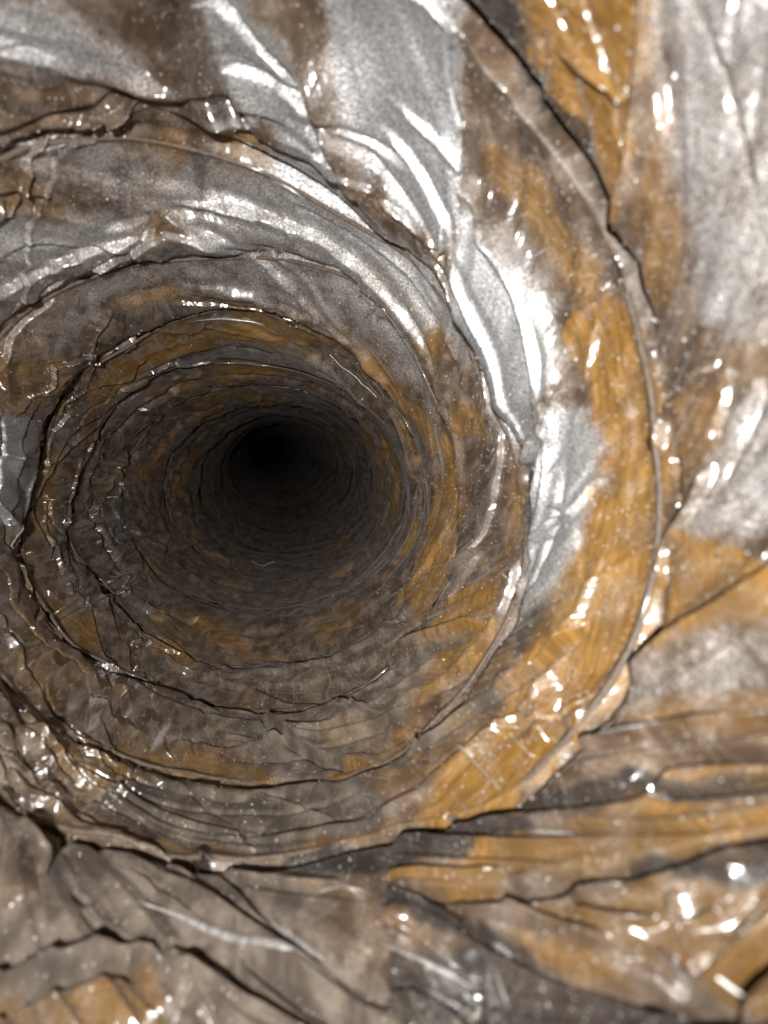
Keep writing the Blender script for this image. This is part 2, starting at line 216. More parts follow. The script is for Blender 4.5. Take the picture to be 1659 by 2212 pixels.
FIBRES = [
    (0.0034, [(-1.046, 3.034), (-0.955, 3.111), (-0.84, 3.163), (-0.69, 3.22)], 'long pale strand added for a glint on a film edge, upper right of the tunnel'),  # glint on a film edge, modelled as a strand
    (0.0023, [(-0.894, 2.58), (-0.831, 2.616), (-0.755, 2.776)], 'short pale fibre just right of the long glint strand'),
    (0.0060, [(1.83, 5.726), (1.715, 5.657), (1.598, 5.723)], 'tiny bright fibre on the dusty floor below the black hole'),
    (0.0017, [(0.302, 0.984), (0.328, 0.856), (0.29, 0.709), (0.25, 0.658)], 'thin hair curling beside the grey silver panel edge'),
    (0.0010, [(0.844, 0.426), (0.849, 0.254), (0.848, 0.069)], 'straight pale fibre stuck on the lower amber band'),
    (0.0009, [(0.737, 0.187), (0.743, 0.064)], 'short pale fibre beside the straight fibre on the amber band'),
    (0.0031, [(2.918, 1.935), (3.024, 2.1), (2.948, 2.162)], 'bent bright fibre at the left edge of the duct'),
]
PATCHES = {
  'amber': [
    (1, [(-0.36, 0.375), (-0.372, 0.046), (-0.236, -0.01), (-0.034, -0.028), (0.133, -0.058), (0.319, -0.081), (0.481, -0.085), (0.692, -0.026), (0.862, 0.007), (1.02, 0.105), (1.053, 0.276), (0.868, 0.41), (0.686, 0.414), (0.548, 0.467), (0.357, 0.412), (0.171, 0.51), (0.002, 0.317), (-0.169, 0.312)]),
    (0.6, [(-0.86, 0.152), (-0.735, 0.113), (-0.535, 0.102), (-0.36, 0.098), (-0.342, 0.292), (-0.592, 0.28), (-0.837, 0.262)]),
    (0.8, [(-1.073, -0.602), (-0.875, -0.855), (-0.651, -0.399), (-0.515, -0.172), (-0.501, -0.104), (-0.676, -0.094), (-0.897, -0.212)]),
    (0.45, [(-0.754, -0.609), (-0.649, -0.537), (-0.498, -0.421), (-0.373, -0.32), (-0.278, -0.072), (-0.423, -0.069)]),
    (0.5, [(-0.101, -0.066), (-0.172, -0.397), (-0.114, -0.398), (0.013, -0.29), (0.11, -0.114), (0.015, -0.031)]),
    (0.95, [(0.21, -0.081), (0.137, -0.144), (0.171, -0.433), (0.152, -0.799), (0.174, -0.806), (0.332, -0.288), (0.446, -0.166), (0.352, -0.126)]),
    (0.5, [(0.308, -0.867), (0.389, -0.921), (0.533, -0.378), (0.554, -0.121), (0.439, -0.379)]),
    (1, [(0.58, -0.438), (0.397, -0.928), (0.427, -0.952), (0.609, -0.436)]),
    (1, [(0.826, -0.193), (0.634, -0.472), (0.438, -0.961), (0.47, -0.989), (0.631, -0.61), (0.748, -0.364)]),
    (0.8, [(0.916, -0.088), (0.715, -0.449), (0.583, -0.726), (0.729, -0.564), (0.87, -0.361), (1.072, -0.08)]),
    (0.9, [(1.196, -0.011), (1.004, -0.174), (0.912, -0.319), (1.007, -0.264), (1.142, -0.14), (1.204, -0.063)]),
    (0.8, [(0.974, -0.334), (0.711, -0.637), (0.516, -1.033), (0.752, -1.333), (0.761, -0.989), (0.824, -0.746), (0.891, -0.55)]),
    (0.75, [(1.002, -0.391), (0.9, -0.571), (0.839, -0.755), (0.884, -0.726), (0.95, -0.571), (0.991, -0.456)]),
    (0.6, [(1.218, -0.148), (1.14, -0.288), (1.125, -0.354), (1.21, -0.286)]),
    (0.7, [(0.533, 1.67), (0.315, 1.263), (0.351, 0.979), (0.535, 0.916), (0.696, 1.041), (0.759, 1.146)]),
    (0.9, [(0.192, 2.645), (0.143, 2.093), (0.356, 1.771), (0.53, 2.002), (0.513, 2.402)]),
    (0.7, [(-1.119, 2.584), (-0.853, 2.556), (-0.626, 2.531), (-0.325, 2.143), (-0.156, 1.929), (-0.206, 2.332), (-0.454, 2.706), (-0.74, 2.967), (-1.027, 2.844)]),
    (0.6, [(-0.401, 1.598), (-0.289, 1.296), (-0.186, 1.395), (-0.263, 1.818)]),
    (0.9, [(-1.899, 2.8), (-1.545, 2.812), (-1.261, 2.717), (-1.004, 2.783), (-1.259, 3.127), (-1.674, 3.273), (-2.069, 3.382), (-2.344, 3.322), (-2.604, 3.134), (-2.444, 2.933), (-2.161, 2.964)]),
    (1, [(-1.911, 3.804), (-1.682, 3.826), (-1.371, 3.88), (-1.723, 4.141)]),
    (0.6, [(-2.806, 0.617), (-2.433, 1.708), (-2.43, 2.514), (-2.638, 2.444), (-2.948, 0.716)]),
    (0.8, [(-2.05, 1.544), (-1.868, 1.451), (-1.846, 1.701), (-2.04, 1.632)]),
    (0.35, [(-2.45, 0.143), (-2.139, 0.837), (-2.118, 1.181), (-2.328, 0.9)]),
    (0.7, [(1.194, 1.533), (0.96, 1.337), (0.89, 0.983), (1.061, 1.084), (1.217, 1.291)]),
    (0.4, [(1.185, 0.944), (0.968, 0.655), (0.973, 0.431), (1.059, 0.525)]),
    (0.6, [(2.128, -0.635), (1.828, -0.326), (1.692, -0.277), (1.615, -0.676), (2.053, -0.882)]),
    (0.5, [(2.675, 0.482), (2.417, 2.1), (2.285, 2.151), (2.258, 1.268), (2.412, 1.014)]),
    (0.8, [(1.8, 0.446), (1.57, 0.543), (1.555, 0.412), (1.654, 0.381), (1.744, 0.402)]),
    (0.7, [(1.48, 0.359), (1.299, 0.409), (1.142, 0.384), (1.08, 0.281), (1.234, 0.3), (1.407, 0.329)]),
    (0.5, [(2.137, 0.827), (1.959, 1.24), (1.935, 0.919), (2.066, 0.739)]),
    (1, [(3.018, 5.589), (3.656, 5.892), (3.671, 6.184), (3.339, 6.073), (2.948, 5.739)]),
    (0.6, [(-2.997, 2.568), (-2.814, 2.786), (-2.925, 3.304), (-3.338, 3.029), (-3.37, 2.496)]),
    (0.5, [(-0.631, 2.933), (-0.468, 2.845), (-0.204, 2.971), (-0.215, 3.257), (-0.466, 3.312)]),
    (0.7, [(0.406, 3.607), (0.098, 3.558), (0.176, 3.107), (0.401, 3.085)]),
    (0.5, [(0.578, 0.727), (0.503, 0.579), (0.631, 0.442), (0.839, 0.499), (0.892, 0.552)]),
    (0.2, [(1.309, 2.761), (0.971, 2.489), (1.136, 2.259)]),
  ],
  'silver': [  # grey film and dust, plus flash sheen painted into the colour
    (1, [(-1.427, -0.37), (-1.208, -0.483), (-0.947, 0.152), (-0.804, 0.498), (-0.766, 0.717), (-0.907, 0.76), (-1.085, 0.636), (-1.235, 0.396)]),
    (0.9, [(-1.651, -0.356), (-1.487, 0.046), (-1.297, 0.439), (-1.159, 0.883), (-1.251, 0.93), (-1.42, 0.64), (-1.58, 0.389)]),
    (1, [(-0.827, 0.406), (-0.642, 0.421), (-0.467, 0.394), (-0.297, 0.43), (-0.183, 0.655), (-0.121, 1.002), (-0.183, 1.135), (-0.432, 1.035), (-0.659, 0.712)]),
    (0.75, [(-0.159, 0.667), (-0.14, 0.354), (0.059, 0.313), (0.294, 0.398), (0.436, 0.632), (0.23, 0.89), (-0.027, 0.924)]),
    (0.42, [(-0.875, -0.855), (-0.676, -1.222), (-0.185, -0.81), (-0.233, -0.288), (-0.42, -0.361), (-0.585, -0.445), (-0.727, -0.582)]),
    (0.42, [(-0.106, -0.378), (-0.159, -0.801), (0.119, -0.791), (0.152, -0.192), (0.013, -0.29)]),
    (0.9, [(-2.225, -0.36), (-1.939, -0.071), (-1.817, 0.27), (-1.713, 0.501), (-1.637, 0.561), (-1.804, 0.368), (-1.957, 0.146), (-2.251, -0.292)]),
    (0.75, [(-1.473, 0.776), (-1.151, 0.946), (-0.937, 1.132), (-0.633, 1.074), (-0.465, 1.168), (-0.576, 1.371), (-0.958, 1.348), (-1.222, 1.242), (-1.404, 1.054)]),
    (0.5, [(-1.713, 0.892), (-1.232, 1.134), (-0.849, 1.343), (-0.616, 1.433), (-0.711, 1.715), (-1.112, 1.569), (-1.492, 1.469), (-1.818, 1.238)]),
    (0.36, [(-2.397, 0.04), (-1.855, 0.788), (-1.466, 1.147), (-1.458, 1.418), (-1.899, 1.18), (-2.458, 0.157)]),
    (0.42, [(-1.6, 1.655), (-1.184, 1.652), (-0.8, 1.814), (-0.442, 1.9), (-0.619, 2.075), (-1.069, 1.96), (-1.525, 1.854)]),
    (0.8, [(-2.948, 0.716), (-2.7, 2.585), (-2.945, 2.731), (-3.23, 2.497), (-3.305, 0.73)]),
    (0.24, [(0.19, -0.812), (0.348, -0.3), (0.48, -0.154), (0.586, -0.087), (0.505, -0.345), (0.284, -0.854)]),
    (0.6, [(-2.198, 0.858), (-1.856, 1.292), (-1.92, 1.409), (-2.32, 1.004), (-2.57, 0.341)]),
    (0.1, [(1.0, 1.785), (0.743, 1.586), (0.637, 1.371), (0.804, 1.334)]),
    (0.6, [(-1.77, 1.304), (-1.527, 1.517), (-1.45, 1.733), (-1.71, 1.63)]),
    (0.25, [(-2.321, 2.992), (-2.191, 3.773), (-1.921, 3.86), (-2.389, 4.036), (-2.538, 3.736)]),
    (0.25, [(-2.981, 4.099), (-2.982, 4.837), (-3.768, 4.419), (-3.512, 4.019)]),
    (0.34, [(-2.598, 0.382), (-1.917, 1.369), (-1.457, 1.46), (-1.071, 1.566), (-0.765, 1.724), (-0.391, 2.128), (-0.687, 2.392), (-1.129, 2.39), (-1.57, 2.244), (-2.078, 1.951), (-2.461, 1.926), (-2.852, 0.655)]),  # pale sheen painted in to brighten the upper mid rings
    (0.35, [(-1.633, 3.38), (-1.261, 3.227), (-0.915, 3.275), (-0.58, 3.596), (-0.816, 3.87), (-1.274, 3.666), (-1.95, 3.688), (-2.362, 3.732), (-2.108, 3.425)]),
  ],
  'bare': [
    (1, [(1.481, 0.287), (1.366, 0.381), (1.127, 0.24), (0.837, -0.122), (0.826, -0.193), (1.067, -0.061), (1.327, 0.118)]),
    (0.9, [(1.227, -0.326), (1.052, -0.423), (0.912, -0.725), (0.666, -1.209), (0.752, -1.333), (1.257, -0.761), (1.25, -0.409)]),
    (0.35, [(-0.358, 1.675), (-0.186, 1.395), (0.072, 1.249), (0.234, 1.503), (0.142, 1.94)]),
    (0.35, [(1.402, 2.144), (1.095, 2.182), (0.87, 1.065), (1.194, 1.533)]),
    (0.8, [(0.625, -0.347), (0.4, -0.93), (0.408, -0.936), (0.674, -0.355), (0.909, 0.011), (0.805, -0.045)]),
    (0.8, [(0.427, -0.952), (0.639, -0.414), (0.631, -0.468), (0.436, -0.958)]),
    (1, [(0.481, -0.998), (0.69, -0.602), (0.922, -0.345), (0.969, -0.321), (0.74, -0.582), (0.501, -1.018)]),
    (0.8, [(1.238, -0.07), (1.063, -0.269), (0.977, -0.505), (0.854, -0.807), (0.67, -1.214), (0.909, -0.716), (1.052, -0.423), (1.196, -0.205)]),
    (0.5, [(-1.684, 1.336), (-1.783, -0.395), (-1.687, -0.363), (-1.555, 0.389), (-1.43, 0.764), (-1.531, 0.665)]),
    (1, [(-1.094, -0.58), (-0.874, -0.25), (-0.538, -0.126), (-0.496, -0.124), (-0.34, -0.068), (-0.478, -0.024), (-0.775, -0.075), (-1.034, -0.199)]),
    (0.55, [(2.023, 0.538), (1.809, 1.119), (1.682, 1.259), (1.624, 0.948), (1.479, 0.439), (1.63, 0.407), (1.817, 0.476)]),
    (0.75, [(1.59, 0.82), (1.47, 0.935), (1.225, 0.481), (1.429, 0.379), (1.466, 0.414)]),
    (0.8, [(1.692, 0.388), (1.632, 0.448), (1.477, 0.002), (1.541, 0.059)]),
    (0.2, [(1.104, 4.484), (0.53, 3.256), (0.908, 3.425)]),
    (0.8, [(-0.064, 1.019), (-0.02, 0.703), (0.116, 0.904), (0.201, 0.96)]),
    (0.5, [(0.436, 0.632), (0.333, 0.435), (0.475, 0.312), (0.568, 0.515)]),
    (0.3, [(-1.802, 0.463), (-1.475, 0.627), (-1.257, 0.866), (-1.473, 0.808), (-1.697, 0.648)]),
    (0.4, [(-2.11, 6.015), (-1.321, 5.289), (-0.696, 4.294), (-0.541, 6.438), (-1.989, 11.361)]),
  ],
  'dust': [
    (0.75, [(2.326, -0.11), (1.865, 0.345), (1.483, 0.22), (1.284, -0.092), (1.365, -0.18), (1.278, -0.345), (1.208, -0.481), (1.239, -0.909), (1.615, -0.676), (1.685, -0.241), (2.139, -0.602)]),
    (0.6, [(1.772, 2.724), (1.114, 2.69), (0.675, 1.859), (0.749, 1.101), (1.138, 1.045), (1.527, 1.53), (1.818, 2.163)]),
    (0.55, [(1.989, 1.192), (1.597, 1.222), (1.157, 0.9), (1.047, 0.306), (1.303, 0.371), (1.634, 0.491), (1.979, 0.617)]),
    (1, [(2.314, -0.139), (1.915, 0.256), (1.552, -0.012), (1.361, -0.237), (1.242, -0.474), (1.252, -0.901), (1.615, -0.676), (1.693, -0.26), (2.139, -0.602)]),
    (0.95, [(1.564, 1.166), (1.157, 0.9), (1.047, 0.306), (1.198, 0.377), (1.385, 0.78)]),
    (0.9, [(1.485, 2.103), (1.299, 1.392), (1.138, 1.045), (1.338, 1.067), (1.563, 1.67)]),
    (0.8, [(2.143, 3.58), (1.687, 3.403), (1.101, 3.036), (0.558, 2.665), (0.578, 1.852), (0.928, 1.963), (1.356, 2.539), (1.763, 2.9)]),
    (0.5, [(2.814, 7.426), (0.715, 8.006), (-0.01, 6.114), (0.457, 3.676), (0.789, 3.162), (1.692, 3.906), (2.343, 5.077)]),
    (0.9, [(0.992, 0.861), (0.775, 0.69), (0.527, 0.311), (0.544, 0.251), (0.808, 0.593), (0.988, 0.714)]),
    (0.6, [(2.697, 3.62), (2.558, 4.702), (1.921, 3.857), (2.003, 3.173), (2.418, 2.968)]),
    (0.5, [(1.444, 2.087), (1.783, 2.28), (2.023, 2.414), (1.867, 2.728), (1.445, 2.422)]),
    (0.6, [(1.912, 1.309), (1.597, 1.165), (1.247, 0.974), (1.47, 0.935), (1.697, 1.194)]),
    (0.7, [(0.577, 1.371), (0.461, 0.989), (0.734, 1.322), (0.9, 1.681)]),
  ],
  'crumple': [
    (1, [(2.725, 0.539), (2.419, 2.347), (1.963, 2.514), (1.6, 1.668), (1.901, 1.196), (1.882, 0.763), (2.32, -0.125)]),
    (0.8, [(-2.911, 0.696), (-2.682, 2.765), (-2.89, 4.786), (-3.948, 4.119), (-3.865, 2.968), (-3.571, 0.525)]),
    (0.5, [(-2.783, 0.597), (-1.66, 1.846), (-1.149, 2.08), (-1.603, 3.008), (-2.189, 3.369), (-2.814, 2.786), (-3.037, 0.751)]),
    (0.5, [(0.606, 0.578), (0.519, 0.007), (0.648, -0.044), (0.746, 0.28)]),
    (0.8, [(2.296, -0.182), (2.015, 0.076), (1.967, -0.203), (2.186, -0.465)]),
    (0.6, [(0.696, -0.611), (0.511, -1.028), (0.752, -1.333), (0.876, -0.637)]),
    (0.6, [(2.143, -0.591), (1.627, -0.266), (1.478, -0.682), (2.053, -0.882)]),
    (0.8, [(1.209, -0.155), (1.066, -0.474), (1.117, -0.858), (1.257, -0.761)]),
    (0.4, [(2.376, 4.001), (0.436, 2.767), (0.781, 1.432), (1.816, 2.69)]),
  ],
}

# ------------------------------------------------------------------ small numeric tools
_perm = rng.permutation(256).astype(np.int64); _perm = np.concatenate([_perm] * 3)
_grad = rng.normal(size=(256, 3)); _grad /= np.linalg.norm(_grad, axis=1)[:, None]
def noise3(x, y, z):
    x, y, z = np.broadcast_arrays(x, y, z)
    xi, yi, zi = np.floor(x).astype(np.int64), np.floor(y).astype(np.int64), np.floor(z).astype(np.int64)
    xf, yf, zf = x - xi, y - yi, z - zi
    u, v, w = (a * a * a * (a * (a * 6 - 15) + 10) for a in (xf, yf, zf))
    r = 0
    for dx in (0, 1):
        for dy in (0, 1):
            for dz in (0, 1):
                g = _grad[_perm[_perm[_perm[(xi + dx) & 255] + ((yi + dy) & 255)] + ((zi + dz) & 255)]]
                d = g[..., 0] * (xf - dx) + g[..., 1] * (yf - dy) + g[..., 2] * (zf - dz)
                r = r + d * (u if dx else 1 - u) * (v if dy else 1 - v) * (w if dz else 1 - w)
    return r * 1.6
def cyl(th, v, f, g, off=0.0): return noise3(np.cos(th) * f + off, np.sin(th) * f + 17.3 + off, v * g + 5.1 + off)
def sstep(a, b, x):
    t = np.clip((x - a) / (b - a), 0, 1); return t * t * (3 - 2 * t)

# ------------------------------------------------------------------ duct axis and sections
_S = np.array(SECT); _w0 = int(_S[0, 0])
_cols = np.stack([np.log(_S[:, 1]), _S[:, 2] / _S[:, 1], _S[:, 3] / _S[:, 1], np.log(_S[:, 4]), np.log(_S[:, 5])], 1)
_ext = np.concatenate([[2 * _cols[0] - _cols[1]], _cols, [2 * _cols[-1] - _cols[-2]]])
_dw = np.linspace(_w0, _S[-1, 0], 1601)
def _cat(w):
    w = np.clip(w, _w0, _S[-1, 0] - 1e-6); k = np.floor(w - _w0).astype(int); t = (w - _w0 - k)[:, None]
    p0, p1, p2, p3 = (_ext[k + i] for i in range(4))
    return p1 + .5 * t * (p2 - p0 + t * (2 * p0 - 5 * p1 + 4 * p2 - p3 + t * (3 * (p1 - p2) + p3 - p0)))
_tab = _cat(_dw)
def sect(w):                                     # depth, axis x, axis height, half width, half height at station w
    lz, sx, sz, lx, ly = (np.interp(w, _dw, _tab[:, i]) for i in range(5))
    z = np.where(w < _w0, math.exp(_tab[0, 0]) + (w - _w0) * .07, np.exp(lz))
    return z, sx * z, sz * z, np.exp(lx), np.exp(ly)
_vw = np.concatenate([np.linspace(-6, _w0, 40)[:-1], _dw])
_vv = np.concatenate([_tab[0, 0] + (_vw[:39] - _w0) * .7, _tab[:, 0]])
def v_of(w): return np.interp(w, _vw, _vv)       # unrolled length coordinate of the duct
def w_of(v): return np.interp(v, _vv, _vw)

# wire helix
_p = np.array([a for a in WIRE if abs(a[1]) < .42]); _keep = [0]
for i in range(1, len(_p)):
    if abs(_p[i, 1] - _p[_keep[-1], 1]) < .36 * max(1, (_p[i, 0] - _p[_keep[-1], 0]) / .3): _keep.append(i)
_p = _p[_keep]
_fx = np.linspace(-8 * TAU, 15 * TAU, 9200)
_pp = np.concatenate([[[-2.2, 0]], _p, [[_p[-1, 0] + .8, 0]]])
_fy = np.interp(_fx, _pp[:, 0], _pp[:, 1], 0, 0)
_k = np.exp(-np.linspace(-2.5, 2.5, 41) ** 2); _k /= _k.sum()
_fy = np.convolve(_fy, _k, 'same')
_fy += .05 * np.sin(_fx * 2.3) * (np.abs(_fy) < .005)
def wire_w(phi): return phi / TAU + np.interp(phi, _fx, _fy)

# cover patches, rastered on the unrolled film
NV, NT = 1000, 1536
_va, _vb = v_of(np.array(-2.6)), v_of(np.array(9.0))
def raster(polys, n, times):
    img = np.zeros((NV, NT), np.float32)
    th = (np.arange(NT) + .5) / NT * TAU
    vs = _va + (np.arange(NV) + .5) / NV * (_vb - _va)
    for amt, pts in polys:
        P = np.array(pts); px = P[:, 0]; py = v_of(P[:, 1])
        for sh in (-TAU, 0, TAU):
            qx = px + sh
            if qx.max() < 0 or qx.min() > TAU: continue
            i0, i1 = np.searchsorted(vs, [py.min(), py.max()]); j0, j1 = np.searchsorted(th, [qx.min(), qx.max()])
            if i1 <= i0 or j1 <= j0: continue
            X, Y = np.meshgrid(th[j0:j1], vs[i0:i1]); ins = np.zeros(X.shape, bool)
            for a in range(len(qx)):
                b = (a + 1) % len(qx)
                if qx.size and py[a] != py[b]:
                    c = ((py[a] > Y) != (py[b] > Y)) & (X < (qx[b] - qx[a]) * (Y - py[a]) / (py[b] - py[a]) + qx[a])
                    ins ^= c
            img[i0:i1, j0:j1] = np.maximum(img[i0:i1, j0:j1], ins * amt)
    for _ in range(times):                                    # soft edge
        img = sum(np.roll(img, s, 1) for s in range(-n, n + 1)) / (2 * n + 1)
        img = sum(np.roll(img, s, 0) for s in range(-n, n + 1)) / (2 * n + 1)
    return img
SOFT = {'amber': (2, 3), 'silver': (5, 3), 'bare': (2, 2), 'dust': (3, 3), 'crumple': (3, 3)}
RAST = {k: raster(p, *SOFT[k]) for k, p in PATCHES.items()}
def cover(name, th, v):
    im = RAST[name]
    x = ((th % TAU) / TAU * NT - .5); y = np.clip((v - _va) / (_vb - _va) * NV - .5, 0, NV - 1.001)
    x0 = np.floor(x).astype(int); y0 = np.floor(y).astype(int); fx = x - x0; fy = y - y0
    a, b = x0 % NT, (x0 + 1) % NT
    r = (im[y0, a] * (1 - fx) + im[y0, b] * fx) * (1 - fy) + (im[y0 + 1, a] * (1 - fx) + im[y0 + 1, b] * fx) * fy
    return np.where(v < _va, 0, r)

# folds resampled as smooth curves on the unrolled film
def smooth(pts, step):
    P = np.array([(a, float(v_of(np.array(b)))) for a, b in pts])
    E = np.concatenate([[2 * P[0] - P[1]], P, [2 * P[-1] - P[-2]]]); out = []
    for i in range(len(P) - 1):
        n = max(2, int(np.linalg.norm(P[i + 1] - P[i]) / step))
        for t in np.arange(n) / n:
            p0, p1, p2, p3 = E[i:i + 4]
            out.append(p1 + .5 * t * (p2 - p0 + t * (2 * p0 - 5 * p1 + 4 * p2 - p3 + t * (3 * (p1 - p2) + p3 - p0))))
    out.append(P[-1]); return np.array(out)
FC = []
for kind, wd_, hh, side, pts in FOLDS:
    c = smooth(pts, .05); c = c + rng.normal(size=c.shape) * wd_ * np.where(np.cos(c[:, :1]) < -.3, .15, .04) * (np.arange(len(c)) % 2)[:, None]
    FC.append((kind, wd_, hh, side, c, {'v': .47, 's': .66, 'r': .8}[kind]))
for i in range(420):                                          # smaller creases left by years of tugging
    near = i < 70; v0_, v1_ = v_of(np.array([-1.3, .4] if near else [.35, 8.5]))
    a0, b0 = random.uniform(0, TAU), float(random.uniform(v0_, v1_)); left = math.cos(a0) < -.35
    ln_ = random.uniform(.15, .45) if near else random.uniform(.25, .8) if left else random.uniform(.5, 1.5)
    sl = random.gauss(.55, .25) if near else random.gauss(.06, .16) if left else random.gauss(.13, .06)
    u = np.linspace(-.5, .5, 6 if left else 11); wob = np.array([random.gauss(0, .014 if left else .002) for _ in u])
    c = np.stack([a0 + u * ln_, b0 + u * ln_ * sl + wob + random.gauss(0, .1) * u * u], 1)
    kd = random.choices('svr', (.6, .25, .15))[0]; wd_ = random.uniform(.004, .009) if left else random.uniform(.006, .018)
    FC.append((kd, wd_, random.uniform(.012, .03) * (.6 if near else 1.2), random.choice((1, -1, -1)), c, .4 if near else .75 if left else .55))
def folds(th, v, gain=1.0):
    vmin, vmax = v.min(), v.max(); h = np.zeros_like(th); flat_h = h.reshape(-1); h2 = np.zeros_like(th); flat_2 = h2.reshape(-1); T = th.reshape(-1); V = v.reshape(-1)
    for kind, wd_, hh, side, c, geo in FC:
        reach = wd_ * (9 if kind == 's' else 2.6)
        lo, hi = c.min(0) - reach, c.max(0) + reach
        if lo[1] > vmax or hi[1] < vmin: continue
        Tc = (T - lo[0]) % TAU + lo[0]
        idx = np.nonzero((Tc < hi[0]) & (V > lo[1]) & (V < hi[1]))[0]
        if not len(idx): continue
        x, y = Tc[idx], V[idx]
        best = np.full(len(idx), 1e9); sgn = np.zeros(len(idx)); par = np.zeros(len(idx))
        seg = np.linalg.norm(np.diff(c, axis=0), axis=1); L = np.concatenate([[0], np.cumsum(seg)])
        for i in range(len(c) - 1):
            d = c[i + 1] - c[i]; ll = d @ d + 1e-12
            t = np.clip(((x - c[i, 0]) * d[0] + (y - c[i, 1]) * d[1]) / ll, 0, 1)
            ex, ey = x - c[i, 0] - t * d[0], y - c[i, 1] - t * d[1]
            q = ex * ex + ey * ey; m = q < best
            best = np.where(m, q, best); par = np.where(m, (L[i] + t * seg[i]) / L[-1], par)
            sgn = np.where(m, np.sign(d[0] * ey - d[1] * ex), sgn)
        dist = np.sqrt(best)
        fade = sstep(0, .14, par) * sstep(0, .14, 1 - par)
        if kind == 'v': a = -hh * np.exp(-(dist / wd_) ** 2)
        elif kind == 'r': a = hh * np.exp(-(dist / wd_) ** 2)
        else:
            s = dist * sgn * side
            a = hh * sstep(-.35, .35, s / wd_) * np.exp(-np.maximum(s, 0) / (wd_ * 3.2)) - .45 * hh * np.exp(-((s + wd_ * .8) / (wd_ * .7)) ** 2)
        flat_h[idx] += a * fade * geo; flat_2[idx] += a * fade * (1 - geo) * .8
    return flat_h.reshape(th.shape), flat_2.reshape(th.shape)

# sharp-creased crumpling: triangle waves crossing in many directions
_waves = []
for lo, hi, n in ((14, 30, 9), (36, 70, 9), (110, 190, 6)):
    for _ in range(n):
        f = random.uniform(lo, hi); a = random.uniform(0, PI)
        _waves.append((round(f * math.cos(a)), f * math.sin(a), random.uniform(0, TAU), f, random.uniform(3, 9)))
def crumple(th, v):
    h = 0; big = 0; line = np.zeros_like(th); q = cyl(th, v, 3.1, 3.1, 3.0); q2 = cyl(th, v, 7.3, 7.3, 9.0)
    for i, (m, n, ph, f, s) in enumerate(_waves):
        x = (m * th + n * v + ph) / TAU + q * 1.1 + q2 * .5
        u = np.abs(2 * (x - np.floor(x + .5)))
        g = sstep(-.05, .45, cyl(th, v, 2.0 + f * .04, 2.0 + f * .04, s * 3 + i))
        h = h + (2 * u - 1) * g / f
        if f < 75: big = big + (2 * u - 1) * g / f
        if f < 100: line = np.maximum(line, g * np.exp(-(u / f / .0006) ** 2) * (.5 + .5 * (i % 2)))
    return h, big, line

